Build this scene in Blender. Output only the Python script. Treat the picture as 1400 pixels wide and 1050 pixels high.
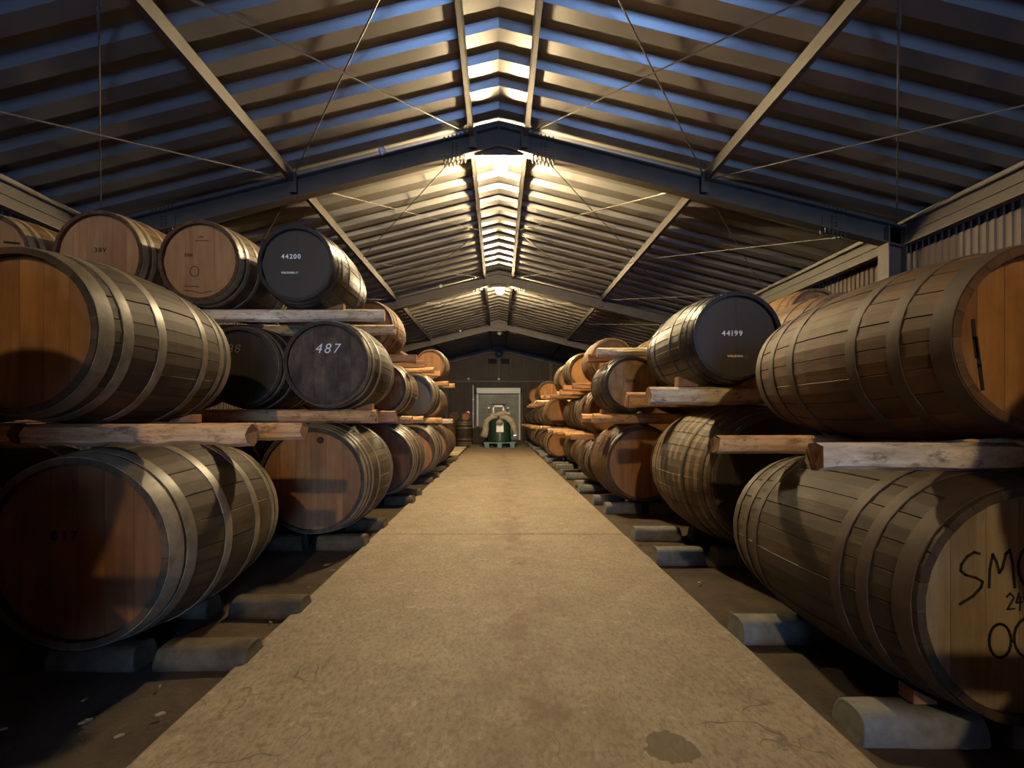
import bpy, bmesh, math, random
from mathutils import Vector, Matrix, noise

for o in list(bpy.data.objects):
    bpy.data.objects.remove(o, do_unlink=True)
scene = bpy.context.scene
col = scene.collection
PI = math.pi
R_ = random.Random(7)

# ------------------------------------------------------------------ camera
CAM_H = 1.2
cam_d = bpy.data.cameras.new('camera')
cam_d.sensor_width = 36.0
cam_d.lens = 680.0 / 1400.0 * 36.0
cam_d.shift_x = 18.0 / 1400.0
cam_d.shift_y = 48.0 / 1400.0
cam_d.clip_start = 0.05
cam = bpy.data.objects.new('camera', cam_d)
cam.location = (0, 0, CAM_H)
cam.rotation_euler = (PI / 2, 0, 0)
col.objects.link(cam)
scene.camera = cam

# ------------------------------------------------------------------ sky (dusk daylight entering by the doorway behind) and exposure
SKY_COL = (0.25, 0.47, 1.0)
SKY_STRENGTH = 42.0
LAMP_STRENGTH = 3300.0
LAMP_COL = (1.0, 0.75, 0.41)
world = bpy.data.worlds.new('sky')
scene.world = world
world.use_nodes = True
bg = world.node_tree.nodes['Background']
bg.inputs[0].default_value = (*SKY_COL, 1)
bg.inputs[1].default_value = SKY_STRENGTH
DOOR_X0, DOOR_X1, DOOR_H, Y_BACK, Y_FAR = 0.2, 2.2, 3.1, -8.5, 28.0
pl = bpy.data.lights.new('doorway_offscreen', 'AREA')
pl.shape = 'RECTANGLE'
pl.size = DOOR_X1 - DOOR_X0
pl.size_y = DOOR_H
pl.cycles.is_portal = True
po = bpy.data.objects.new('doorway_offscreen', pl)
po.location = ((DOOR_X0 + DOOR_X1) / 2, Y_BACK - 0.02, DOOR_H / 2)
po.rotation_euler = (PI / 2, 0, 0)
col.objects.link(po)
vs = scene.view_settings
vs.view_transform = 'Standard'
vs.look = 'None'
vs.gamma = 1.0
vs.exposure = 0.0
vs.use_curve_mapping = False
scene.cycles.use_denoising = True
scene.cycles.max_bounces = 8
scene.cycles.diffuse_bounces = 5
scene.cycles.sample_clamp_indirect = 6.0
scene.cycles.caustics_reflective = False
scene.cycles.caustics_refractive = False

# ------------------------------------------------------------------ materials
ALB = 0.42     # swatch colours darkened by this to weaken bounced light and deepen the shade


def srgb(r, g, b):
    f = lambda c: (c / 255 / 12.92) if c / 255 <= 0.04045 else ((c / 255 + 0.055) / 1.055) ** 2.4
    return (f(r) * ALB, f(g) * ALB, f(b) * ALB, 1)


class NT:
    def __init__(s, name):
        s.m = bpy.data.materials.new(name)
        s.m.use_nodes = True
        s.n = s.m.node_tree.nodes
        s.l = s.m.node_tree.links
        s.b = s.n['Principled BSDF']

    def new(s, t, **kw):
        n = s.n.new(t)
        for k, v in kw.items():
            setattr(n, k, v)
        return n

    def link(s, a, b):
        s.l.new(a, b)

    def coords(s, scale, rand=True):
        tc = s.new('ShaderNodeTexCoord')
        mp = s.new('ShaderNodeMapping')
        s.link(tc.outputs['Object'], mp.inputs['Vector'])
        mp.inputs['Scale'].default_value = scale
        if rand:
            oi = s.new('ShaderNodeObjectInfo')
            mu = s.new('ShaderNodeMath', operation='MULTIPLY')
            mu.inputs[1].default_value = 37.0
            s.link(oi.outputs['Random'], mu.inputs[0])
            s.link(mu.outputs[0], mp.inputs['Location'])
        return mp.outputs['Vector']

    def noise(s, vec, scale=1.0, detail=5.0, rough=0.6):
        n = s.new('ShaderNodeTexNoise')
        n.inputs['Scale'].default_value = scale
        n.inputs['Detail'].default_value = detail
        n.inputs['Roughness'].default_value = rough
        s.link(vec, n.inputs['Vector'])
        return n.outputs['Fac']

    def ramp(s, fac, stops):
        r = s.new('ShaderNodeValToRGB')
        e = r.color_ramp.elements
        while len(e) > 1:
            e.remove(e[-1])
        e[0].position, e[0].color = stops[0][0], stops[0][1]
        for p, c in stops[1:]:
            q = e.new(p)
            q.color = c
        s.link(fac, r.inputs['Fac'])
        return r.outputs['Color']

    def mix(s, fac, a, b, mode='MIX'):
        n = s.new('ShaderNodeMix', data_type='RGBA', blend_type=mode)
        for i, v in ((0, fac), (6, a), (7, b)):
            if hasattr(v, 'links'):
                s.link(v, n.inputs[i])
            else:
                n.inputs[i].default_value = v
        return n.outputs[2]

    def bump(s, fac, strength, dist=0.01):
        b = s.new('ShaderNodeBump')
        b.inputs['Strength'].default_value = strength
        b.inputs['Distance'].default_value = dist
        s.link(fac, b.inputs['Height'])
        s.link(b.outputs['Normal'], s.b.inputs['Normal'])

    def tint(s, c, lo=0.75, hi=1.2):
        oi = s.new('ShaderNodeObjectInfo')
        mr = s.new('ShaderNodeMapRange')
        mr.inputs['To Min'].default_value = lo
        mr.inputs['To Max'].default_value = hi
        s.link(oi.outputs['Random'], mr.inputs['Value'])
        return s.mix(1.0, c, mr.outputs['Result'], 'MULTIPLY')


def wood(name, dark, light, scale, stain=0.35, rough=0.65, lo=0.8, hi=1.2, bump=0.35, stain_col=(0.012, 0.008, 0.005, 1), stain_scale=2.5, spec=0.3):
    t = NT(name)
    g = t.noise(t.coords(scale), 1.0, 6, 0.65)
    c = t.ramp(g, [(0.3, dark), (0.7, light)])
    if stain:
        sn = t.noise(t.coords((1, 1, 1)), stain_scale, 5, 0.6)
        f = t.ramp(sn, [(0.42, (0, 0, 0, 1)), (0.68, (stain, stain, stain, 1))])
        c = t.mix(f, c, stain_col)
    c = t.tint(c, lo, hi)
    t.link(c, t.b.inputs['Base Color'])
    t.b.inputs['Roughness'].default_value = rough
    t.b.inputs['Specular IOR Level'].default_value = spec
    t.bump(g, bump)
    return t.m


def metal(name, c1, c2, rough=0.5, metallic=0.0, scale=9.0, lo=0.85, hi=1.15, bump=0.15):
    t = NT(name)
    g = t.noise(t.coords((1, 1, 1)), scale, 6, 0.7)
    c = t.tint(t.ramp(g, [(0.35, c1), (0.68, c2)]), lo, hi)
    t.link(c, t.b.inputs['Base Color'])
    t.b.inputs['Roughness'].default_value = rough
    t.b.inputs['Metallic'].default_value = metallic
    t.bump(g, bump, 0.004)
    return t.m


def flat(name, c, rough=0.6, metallic=0.0, emit=None, es=0.0):
    t = NT(name)
    t.b.inputs['Base Color'].default_value = c
    t.b.inputs['Roughness'].default_value = rough
    t.b.inputs['Metallic'].default_value = metallic
    if emit:
        t.b.inputs['Emission Color'].default_value = emit
        t.b.inputs['Emission Strength'].default_value = es
    return t.m


ST = (14, 1.6, 14)      # grain along the stave (local y)
HD = (14, 14, 1.6)      # grain up the head board (local z)
RL = (1.8, 16, 16)      # grain along the log (local x)
M = {
    'stave_old': wood('stave_old', srgb(72, 56, 34), srgb(130, 104, 66), ST, 0.5),
    'stave_brown': wood('stave_brown', srgb(92, 64, 36), srgb(152, 108, 64), ST, 0.45),
    'stave_dark': wood('stave_dark', srgb(62, 48, 31), srgb(110, 88, 58), ST, 0.5),
    'stave_tan': wood('stave_tan', srgb(140, 104, 66), srgb(196, 154, 106), ST, 0.35),
    'stave_black': wood('stave_black', srgb(38, 34, 28), srgb(64, 58, 50), ST, 0.2, 0.42, 0.9, 1.1, 0.15, spec=0.5),
    'head_tan': wood('head_tan', srgb(206, 138, 80), srgb(244, 184, 118), HD, 0.18, lo=0.9, hi=1.1, bump=0.12, stain_col=srgb(110, 70, 40)),
    'head_orange': wood('head_orange', srgb(178, 118, 64), srgb(224, 164, 98), HD, 0.35, lo=0.88, hi=1.12, bump=0.15, stain_col=srgb(84, 46, 22)),
    'head_red': wood('head_red', srgb(128, 80, 40), srgb(172, 114, 60), HD, 0.4, lo=0.88, hi=1.12, bump=0.15, stain_col=srgb(54, 28, 16)),
    'head_weathered': wood('head_weathered', srgb(58, 46, 34), srgb(150, 124, 92), (7, 7, 4), 0.7, lo=0.92, hi=1.08, stain_scale=5.0),
    'head_dark': wood('head_dark', srgb(56, 48, 34), srgb(84, 72, 52), HD, 0.3, lo=0.92, hi=1.08),
    'head_black': wood('head_black', srgb(78, 68, 54), srgb(86, 76, 61), HD, 0.0, 0.5, 0.96, 1.04, 0.05, spec=0.5),
    'head_cream': wood('head_cream', srgb(150, 124, 88), srgb(206, 184, 144), HD, 0.3, lo=0.92, hi=1.08, bump=0.12, stain_col=srgb(90, 62, 34)),
    'head_blotched': wood('head_blotched', srgb(230, 160, 90), srgb(255, 226, 168), (9, 9, 4), 0.5, lo=0.93, hi=1.06, stain_col=srgb(156, 88, 42), stain_scale=6.0),
    'hoop_grey': metal('hoop_grey', srgb(140, 124, 94), srgb(200, 182, 146), 0.42),
    'hoop_rust': metal('hoop_rust', srgb(86, 62, 40), srgb(150, 118, 82), 0.6),
    'hoop_brown': metal('hoop_brown', srgb(78, 56, 34), srgb(104, 76, 48), 0.65),
    'hoop_black': metal('hoop_black', srgb(30, 31, 33), srgb(56, 57, 60), 0.35, 0.4),
    'log': wood('log', srgb(138, 84, 48), srgb(240, 190, 136), RL, 0.5, 0.8, 0.8, 1.15, 0.8, stain_col=srgb(96, 44, 20), stain_scale=7.0),
    'log_pale': wood('log_pale', srgb(140, 110, 80), srgb(244, 224, 190), RL, 0.5, 0.8, 0.85, 1.15, 0.8, stain_col=srgb(58, 44, 32), stain_scale=9.0),
    'log_end': wood('log_end', srgb(160, 104, 60), srgb(216, 158, 104), (20, 20, 20), 0.2, 0.85, 0.9, 1.1, 0.3),
    'timber_red': wood('timber_red', srgb(140, 88, 54), srgb(214, 152, 104), RL, 0.35, 0.8, 0.85, 1.15, 0.6, stain_col=srgb(80, 36, 18), stain_scale=6.0),
    'stone': wood('stone', srgb(128, 126, 118), srgb(190, 188, 178), (7, 7, 7), 0.3, 0.85, 0.85, 1.12, 0.5, stain_col=srgb(70, 70, 66), stain_scale=5.0),
    'stone_brown': wood('stone_brown', srgb(88, 76, 54), srgb(142, 126, 96), (7, 7, 7), 0.4, 0.9, 0.85, 1.12, 0.7, stain_col=srgb(50, 40, 28), stain_scale=6.0),
    'chip': wood('chip', srgb(170, 140, 96), srgb(220, 190, 140), RL, 0.0),
    'steel': metal('steel', srgb(104, 97, 88), srgb(122, 115, 105), 0.55, 0.1, 3.0, 0.96, 1.04, 0.03),
    'steel_dark': metal('steel_dark', srgb(66, 68, 74), srgb(84, 86, 92), 0.55, 0.1, 3.0, 0.96, 1.04, 0.03),
    'galv': metal('galv', srgb(138, 132, 120), srgb(166, 160, 148), 0.5, 0.3, 6.0, 0.95, 1.05, 0.05),
    'roof': metal('roof_sheet', srgb(172, 169, 164), srgb(186, 183, 178), 0.34, 0.42, 1.0, 0.97, 1.03, 0.0),
    'siding': metal('siding', srgb(88, 72, 58), srgb(106, 89, 74), 0.6, 0.05, 3.0, 0.97, 1.03, 0.05),
    'ink': flat('ink', srgb(24, 18, 14), 0.8),
    'white_paint': flat('white_paint', (0.8, 0.78, 0.74, 1), 0.6),
    'grey_paint': flat('grey_paint', srgb(170, 160, 140), 0.7),
    'white_plastic': flat('white_plastic', (0.8, 0.79, 0.75, 1), 0.4),
    'bulb': flat('bulb', (1, 1, 1, 1), 0.3, 0, (*LAMP_COL, 1), LAMP_STRENGTH),
    'bulb_off': flat('bulb_off', srgb(210, 208, 200), 0.15),
    'green': metal('green_tarp', srgb(24, 66, 50), srgb(46, 94, 72), 0.5, 0.0, 4.0),
    'teal': flat('teal_plastic', srgb(130, 180, 172), 0.5),
    'cloth': wood('cream_cloth', srgb(210, 186, 140), srgb(255, 250, 226), (8, 8, 8), 0.3, 0.9, stain_col=srgb(96, 76, 48)),
    'black_paint': flat('black_paint', srgb(18, 20, 22), 0.4),
    'lamp_blue': flat('headlamp_lens', (1, 1, 1, 1), 0.2, 0, (0.55, 0.7, 1.0, 1), 3.0),
    'red_lens': flat('red_lens', srgb(200, 60, 60), 0.3, 0, (1.0, 0.15, 0.12, 1), 1.2),
    'rubber': flat('rubber', srgb(22, 22, 22), 0.8),
    'vent_dark': flat('vent_dark', srgb(14, 12, 11), 0.8),
    'shutter': metal('shutter', srgb(206, 212, 192), srgb(246, 250, 232), 0.42, 0.0, 2.0, 1, 1, 0.05),
    'cork': flat('cork', srgb(92, 54, 30), 0.9),
}


def bark_log(name, peeled_d, peeled_l, bark, amount):
    t = NT(name)
    v = t.coords(RL)
    g = t.noise(v, 1.0, 7, 0.7)
    c = t.ramp(g, [(0.32, peeled_d), (0.62, peeled_l)])
    b = t.noise(t.coords((9, 20, 20)), 1.0, 7, 0.75)
    f = t.ramp(b, [(0.62 - amount, (0, 0, 0, 1)), (0.74 - amount, (0.7, 0.7, 0.7, 1))])
    c = t.tint(t.mix(f, c, bark), 0.85, 1.15)
    t.link(c, t.b.inputs['Base Color'])
    t.b.inputs['Roughness'].default_value = 0.85
    t.bump(t.mix(0.6, g, b), 1.0, 0.02)
    return t.m


M['log'] = bark_log('split_log', (0.34, 0.155, 0.05, 1), (0.68, 0.40, 0.17, 1), srgb(124, 66, 32), 0.10)
M['log_pale'] = bark_log('split_log_pale', (0.34, 0.235, 0.125, 1), (0.74, 0.60, 0.40, 1), srgb(96, 74, 50), 0.10)
M['timber_red'] = bark_log('sawn_timber', (0.26, 0.115, 0.045, 1), (0.52, 0.27, 0.12, 1), srgb(120, 62, 32), 0.06)


def checker_stave():
    """old cask: dark weathering with rows of rubbed pale blocks between the hoops"""
    t = NT('stave_rubbed')
    g = t.noise(t.coords(ST), 1.0, 6, 0.65)
    c = t.ramp(g, [(0.3, srgb(64, 54, 38)), (0.7, srgb(112, 96, 66))])
    w = t.new('ShaderNodeTexWave', wave_type='BANDS', bands_direction='Y')
    w.inputs['Scale'].default_value = 2.6
    w.inputs['Distortion'].default_value = 1.2
    w.inputs['Detail'].default_value = 1.0
    t.link(t.coords((1, 1, 1), False), w.inputs['Vector'])
    bands = t.ramp(w.outputs['Fac'], [(0.6, (0, 0, 0, 1)), (0.68, (1, 1, 1, 1))])
    n2 = t.noise(t.coords((3.0, 3.0, 3.0)), 1.0, 2, 0.5)
    sel = t.ramp(n2, [(0.40, (0, 0, 0, 1)), (0.5, (0.85, 0.85, 0.85, 1))])
    f = t.mix(1.0, bands, sel, 'MULTIPLY')
    c = t.tint(t.mix(f, c, srgb(188, 150, 96)), 0.8, 1.15)
    t.link(c, t.b.inputs['Base Color'])
    t.b.inputs['Roughness'].default_value = 0.65
    t.bump(g, 0.35)
    return t.m


M['stave_rubbed'] = checker_stave()


def concrete():
    t = NT('path_concrete')
    v = t.coords((1, 1, 1), False)
    big = t.noise(v, 0.9, 4, 0.6)
    mid = t.noise(v, 4.0, 8, 0.78)
    fine = t.noise(t.coords((1.6, 0.8, 1), False), 30.0, 6, 0.8)
    c = t.ramp(mid, [(0.25, srgb(164, 142, 114)), (0.5, srgb(196, 174, 143)), (0.75, srgb(220, 200, 168))])
    c = t.mix(t.ramp(big, [(0.4, (0, 0, 0, 1)), (0.72, (0.5, 0.5, 0.5, 1))]), c, srgb(150, 132, 104))
    c = t.mix(t.ramp(fine, [(0.40, (0.7, 0.55, 0.55, 1)), (0.52, (0, 0, 0, 1))]), c, srgb(120, 102, 76))
    c = t.mix(t.ramp(fine, [(0.60, (0, 0, 0, 1)), (0.68, (0.5, 0.5, 0.5, 1))]), c, srgb(246, 236, 208))
    sc = t.noise(t.coords((9, 1.2, 1), False), 2.0, 8, 0.8)
    c = t.mix(t.ramp(sc, [(0.30, (0.6, 0.6, 0.6, 1)), (0.42, (0, 0, 0, 1))]), c, srgb(126, 102, 72))
    pt = t.noise(v, 11.0, 7, 0.8)
    c = t.mix(t.ramp(pt, [(0.58, (0, 0, 0, 1)), (0.66, (0.65, 0.65, 0.65, 1))]), c, srgb(240, 226, 192))
    c = t.mix(t.ramp(pt, [(0.30, (0.8, 0.8, 0.8, 1)), (0.38, (0, 0, 0, 1))]), c, srgb(92, 74, 50))
    # rusty wear along the middle of the walkway
    sx = t.new('ShaderNodeSeparateXYZ')
    t.link(v, sx.inputs[0])
    a = t.new('ShaderNodeMath', operation='SUBTRACT')
    t.link(sx.outputs['X'], a.inputs[0])
    a.inputs[1].default_value = 0.16
    a2 = t.new('ShaderNodeMath', operation='ABSOLUTE')
    t.link(a.outputs[0], a2.inputs[0])
    mr = t.new('ShaderNodeMapRange')
    mr.inputs['From Min'].default_value = 0.0
    mr.inputs['From Max'].default_value = 0.38
    mr.inputs['To Min'].default_value = 0.75
    mr.inputs['To Max'].default_value = 0.0
    t.link(a2.outputs[0], mr.inputs['Value'])
    rn = t.noise(t.coords((3.4, 2.2, 1), False), 1.3, 6, 0.7)
    rm = t.mix(1.0, t.ramp(rn, [(0.42, (0, 0, 0, 1)), (0.62, (1, 1, 1, 1))]), mr.outputs['Result'], 'MULTIPLY')
    c = t.mix(rm, c, srgb(134, 92, 52))
    # round oil stain near the doorway end of the walkway
    mp = t.new('ShaderNodeMapping')
    tc = t.new('ShaderNodeTexCoord')
    t.link(tc.outputs['Object'], mp.inputs['Vector'])
    mp.inputs['Location'].default_value = (-0.605 / 0.17, -1.77 / 0.17, 0)
    mp.inputs['Scale'].default_value = (1 / 0.17, 1 / 0.17, 0)
    nz = t.noise(v, 7.0, 4, 0.6)
    ln = t.new('ShaderNodeVectorMath', operation='LENGTH')
    t.link(mp.outputs[0], ln.inputs[0])
    ad = t.new('ShaderNodeMath', operation='ADD')
    t.link(ln.outputs['Value'], ad.inputs[0])
    t.link(nz, ad.inputs[1])
    c = t.mix(t.ramp(ad.outputs[0], [(0.0, (0.6, 0.6, 0.6, 1)), (0.98, (0.75, 0.75, 0.75, 1)), (1.0, (0, 0, 0, 1))]), c, srgb(96, 76, 54))
    vo = t.new('ShaderNodeTexVoronoi', feature='DISTANCE_TO_EDGE')
    vo.inputs['Scale'].default_value = 1.1
    wv = t.new('ShaderNodeVectorMath', operation='ADD')
    wn = t.new('ShaderNodeTexNoise')
    wn.inputs['Scale'].default_value = 2.5
    t.link(v, wn.inputs['Vector'])
    t.link(v, wv.inputs[0])
    t.link(wn.outputs['Color'], wv.inputs[1])
    t.link(wv.outputs[0], vo.inputs['Vector'])
    cr = t.ramp(vo.outputs['Distance'], [(0.0, (0.8, 0.8, 0.8, 1)), (0.008, (0, 0, 0, 1))])
    cm = t.ramp(t.noise(v, 1.6, 3, 0.5), [(0.5, (0, 0, 0, 1)), (0.62, (1, 1, 1, 1))])
    c = t.mix(t.mix(1.0, cr, cm, 'MULTIPLY'), c, srgb(84, 66, 44))
    t.link(c, t.b.inputs['Base Color'])
    t.b.inputs['Roughness'].default_value = 0.72
    h = t.mix(0.35, mid, fine)
    t.bump(h, 0.5, 0.012)
    return t.m


def soil():
    t = NT('soil')
    v = t.coords((1, 1, 1), False)
    n1 = t.noise(v, 3.0, 8, 0.7)
    n2 = t.noise(v, 30.0, 6, 0.75)
    c = t.ramp(n1, [(0.3, srgb(64, 50, 34)), (0.7, srgb(110, 88, 58))])
    c = t.mix(t.ramp(n2, [(0.62, (0, 0, 0, 1)), (0.72, (0.6, 0.6, 0.6, 1))]), c, srgb(160, 134, 92))
    t.link(c, t.b.inputs['Base Color'])
    t.b.inputs['Roughness'].default_value = 0.95
    t.bump(t.mix(0.5, n1, n2), 0.8, 0.03)
    return t.m


M['concrete'] = concrete()
M['soil'] = soil()

# ------------------------------------------------------------------ object helpers
def link_obj(name, data, parent=None, loc=(0, 0, 0), rot=(0, 0, 0)):
    o = bpy.data.objects.new(name, data)
    o.location = loc
    o.rotation_euler = rot
    if parent is not None:
        o.parent = parent
    col.objects.link(o)
    return o


def tag(o, label=None, cat=None, group=None, kind=None):
    if label:
        o['label'] = label
    if cat:
        o['category'] = cat
    if group:
        o['group'] = group
    if kind:
        o['kind'] = kind
    return o


def mesh(name, verts, faces, mats, smooth=False, midx=None):
    me = bpy.data.meshes.new(name)
    me.from_pydata(verts, [], faces)
    for m in (mats if isinstance(mats, (list, tuple)) else [mats]):
        me.materials.append(M[m] if isinstance(m, str) else m)
    if smooth:
        me.polygons.foreach_set('use_smooth', [True] * len(me.polygons))
    if midx:
        me.polygons.foreach_set('material_index', midx)
    me.update()
    return me


def recalc(me):
    bm = bmesh.new()
    bm.from_mesh(me)
    bmesh.ops.recalc_face_normals(bm, faces=bm.faces)
    bm.to_mesh(me)
    bm.free()
    return me


class MB:
    """collects boxes and prisms into one mesh"""
    def __init__(s):
        s.v, s.f = [], []

    def add(s, v, f):
        b = len(s.v)
        s.v += [tuple(p) for p in v]
        s.f += [tuple(i + b for i in q) for q in f]
        return s

    def box(s, x0, x1, y0, y1, z0, z1):
        return s.add([(x0, y0, z0), (x1, y0, z0), (x1, y1, z0), (x0, y1, z0), (x0, y0, z1), (x1, y0, z1), (x1, y1, z1), (x0, y1, z1)],
                     [(0, 3, 2, 1), (4, 5, 6, 7), (0, 1, 5, 4), (1, 2, 6, 5), (2, 3, 7, 6), (3, 0, 4, 7)])

    def prism(s, pts, a, b):
        """closed section pts (list of Vectors) swept by offset vectors a and b"""
        n = len(pts)
        a, b = Vector(a), Vector(b)
        v = [p + a for p in pts] + [p + b for p in pts]
        f = [(i, (i + 1) % n, (i + 1) % n + n, i + n) for i in range(n)]
        f += [tuple(range(n - 1, -1, -1)), tuple(range(n, 2 * n))]
        return s.add(v, f)

    def tube(s, p, q, r, n=6):
        p, q = Vector(p), Vector(q)
        d = (q - p).normalized()
        u = d.orthogonal().normalized()
        w = d.cross(u)
        ring = [u * (r * math.cos(2 * PI * i / n)) + w * (r * math.sin(2 * PI * i / n)) for i in range(n)]
        return s.prism(ring, p, q)

    def lathe(s, prof, n=16, axis='Z', origin=(0, 0, 0), caps=True):
        ox, oy, oz = origin
        v, f = [], []
        for (r, h) in prof:
            for i in range(n):
                a = 2 * PI * i / n
                if axis == 'Z':
                    v.append((ox + r * math.cos(a), oy + r * math.sin(a), oz + h))
                else:
                    v.append((ox + r * math.cos(a), oy + h, oz + r * math.sin(a)))
        k = len(prof)
        for j in range(k - 1):
            for i in range(n):
                f.append((j * n + i, j * n + (i + 1) % n, (j + 1) * n + (i + 1) % n, (j + 1) * n + i))
        if caps:
            f.append(tuple(range(n - 1, -1, -1)))
            f.append(tuple(range((k - 1) * n, k * n)))
        return s.add(v, f)

    def build(s, name, mat, parent=None, loc=(0, 0, 0), rot=(0, 0, 0), smooth=False):
        me = recalc(mesh(name, s.v, s.f, mat, smooth))
        return link_obj(name, me, parent, loc, rot)


def empty(name, loc=(0, 0, 0)):
    o = link_obj(name, None, None, loc)
    o.empty_display_size = 0.2
    return o


def text_mesh(body, size, mat, shear=0.0, offset=0.0, spacing=1.0):
    cu = bpy.data.curves.new('lettering', 'FONT')
    cu.body = body
    cu.size = size
    cu.align_x = 'CENTER'
    cu.align_y = 'CENTER'
    cu.shear = shear
    cu.offset = offset
    cu.space_character = spacing
    cu.extrude = 0.0008
    o = bpy.data.objects.new('lettering', cu)
    col.objects.link(o)
    bpy.context.view_layer.update()
    me = bpy.data.meshes.new_from_object(o.evaluated_get(bpy.context.evaluated_depsgraph_get()))
    bpy.data.objects.remove(o, do_unlink=True)
    me.materials.clear()
    me.materials.append(M[mat])
    return me


# ------------------------------------------------------------------ the building
RIDGE, SLOPE, HALF = CAM_H + 4.10, 0.25, 5.85       # rafter top at the ridge
rafter_top = lambda x: RIDGE - SLOPE * abs(x)
SIDE = {-1: 'over the weathered 487 stack', 1: 'over the blotched 7008 stack'}

PITCH, DEPTH = 0.46, 0.09           # folded roof sheet
roof_z = lambda x: rafter_top(x) + 0.07

# ground
NX, NY = 60, 200
X0, X1 = -HALF - 0.05, HALF + 0.05
gv, gf = [], []
for j in range(NY + 1):
    for i in range(NX + 1):
        x = X0 + (X1 - X0) * i / NX
        y = Y_BACK + (Y_FAR - Y_BACK) * j / NY
        gv.append((x, y, 0.02 * noise.noise((x * 1.7, y * 1.7, 0.3)) + 0.008 * noise.noise((x * 6, y * 6, 4))))
for j in range(NY):
    for i in range(NX):
        a = j * (NX + 1) + i
        gf.append((a, a + 1, a + NX + 2, a + NX + 1))
fl = link_obj('floor', mesh('floor', gv, gf, 'soil', True))
tag(fl, 'dark trodden earth floor beneath the casks', kind='structure')

# walkway slabs
path = empty('path')
tag(path, 'long pale concrete walkway between the cask stacks', kind='structure')
ys = [Y_BACK, -5.35, -0.15, 5.02, 10.2, 15.4, 20.6, Y_FAR]
for a, b in zip(ys[:-1], ys[1:]):
    bm = bmesh.new()
    nseg = 24
    xl = [-1.25 + 0.012 * noise.noise((0.0, (a + (b - a) * k / nseg) * 3, 1)) for k in range(nseg + 1)]
    xr = [1.272 + 0.012 * noise.noise((5.0, (a + (b - a) * k / nseg) * 3, 1)) for k in range(nseg + 1)]
    m_ = MB()
    v, f = [], []
    for k in range(nseg + 1):
        y = a + 0.007 + (b - a - 0.014) * k / nseg
        v += [(xl[k], y, -0.05), (xl[k], y, 0.03), (xl[k] + 0.015, y, 0.04), (xr[k] - 0.015, y, 0.04), (xr[k], y, 0.03), (xr[k], y, -0.05)]
    for k in range(nseg):
        for q in range(5):
            f.append((k * 6 + q, k * 6 + q + 1, k * 6 + q + 7, k * 6 + q + 6))
    f.append(tuple(range(5, -1, -1)))
    f.append(tuple(nseg * 6 + i for i in range(6)))
    m_.add(v, f).build('path_slab', 'concrete', path)
    bm.free()

# corrugated side walls and gable walls
def corr_profile(a, b, pitch=0.1, depth=0.018):
    pts, n = [], int(round((b - a) / pitch))
    for k in range(n):
        s = a + k * pitch
        pts += [(s, 0), (s + 0.45 * pitch, 0), (s + 0.55 * pitch, depth), (s + 0.9 * pitch, depth)]
    pts.append((b, 0))
    return pts


for sd, nm in ((-1, 'wall_left'), (1, 'wall_right')):
    pr = corr_profile(Y_BACK, Y_FAR)
    v, f = [], []
    for (s, d) in pr:
        x = sd * (HALF - d)
        v += [(x, s, -0.1), (x, s, roof_z(HALF) + DEPTH - 0.004)]
    for k in range(len(pr) - 1):
        f.append((2 * k, 2 * k + 1, 2 * k + 3, 2 * k + 2))
    w = link_obj(nm, mesh(nm, v, f, 'siding'))
    tag(w, 'brown corrugated metal side wall ' + SIDE[sd].replace('over', 'behind'), kind='structure')

DX0, DX1, DH = -1.24, 1.20, 2.93
def gable(nm, y, inward, hx0, hx1, hh, label):
    pr = corr_profile(-HALF, HALF)
    v, f = [], []
    for (s, d) in pr:
        top = roof_z(s) + DEPTH - 0.002
        bot = hh if hx0 - 0.02 < s < hx1 + 0.02 else -0.1
        v += [(s, y + inward * d, bot), (s, y + inward * d, top)]
    for k in range(len(pr) - 1):
        f.append((2 * k, 2 * k + 1, 2 * k + 3, 2 * k + 2))
    w = link_obj(nm, mesh(nm, v, f, 'siding'))
    return tag(w, label, kind='structure')


gable('wall_far', Y_FAR, -1, DX0, DX1, DH, 'brown corrugated gable wall with the roller shutter')
gable('wall_back', Y_BACK, 1, DOOR_X0, DOOR_X1, DOOR_H, 'brown corrugated gable wall with an open doorway')

# folded-plate roof, one strip per corrugation and slope
ceiling = empty('ceiling')
tag(ceiling, 'folded metal sheet roof on steel frames', kind='structure')
prof = [(0, 0), (0.185, 0), (0.232, DEPTH), (0.417, DEPTH), (0.462, 0)]
for sd in (-1, 1):
    v, f = [], []
    for x in (0.0, HALF + 0.15):
        for (y, d) in prof:
            v.append((sd * x, y, roof_z(x) + d))
    n = len(prof)
    for k in range(n - 1):
        f.append((k, k + 1, n + k + 1, n + k) if sd < 0 else (k, n + k, n + k + 1, k + 1))
    me = mesh('roof_panel', v, f, 'roof')
    for k in range(int(math.ceil((Y_FAR - Y_BACK) / PITCH))):
        link_obj('roof_panel', me, ceiling, (0, Y_BACK + k * PITCH, 0))
rc = MB()
for sd in (-1, 1):
    rc.prism([Vector((0, 0, RIDGE + 0.155)), Vector((sd * 0.4, 0, RIDGE + 0.055)), Vector((sd * 0.4, 0, RIDGE + 0.075)), Vector((0, 0, RIDGE + 0.175))],
             (0, Y_BACK, 0), (0, Y_FAR, 0))
rc.build('ridge_cap', 'roof', ceiling)

# ------------------------------------------------------------------ steel frames
def i_section(depth, fw, tw=0.014, tf=0.02):
    d, w, t = depth, fw / 2, tw / 2
    return [(-w, 0), (w, 0), (w, -tf), (t, -tf), (t, -d + tf), (w, -d + tf), (w, -d), (-w, -d), (-w, -d + tf), (-t, -d + tf), (-t, -tf), (-w, -tf)]


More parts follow.
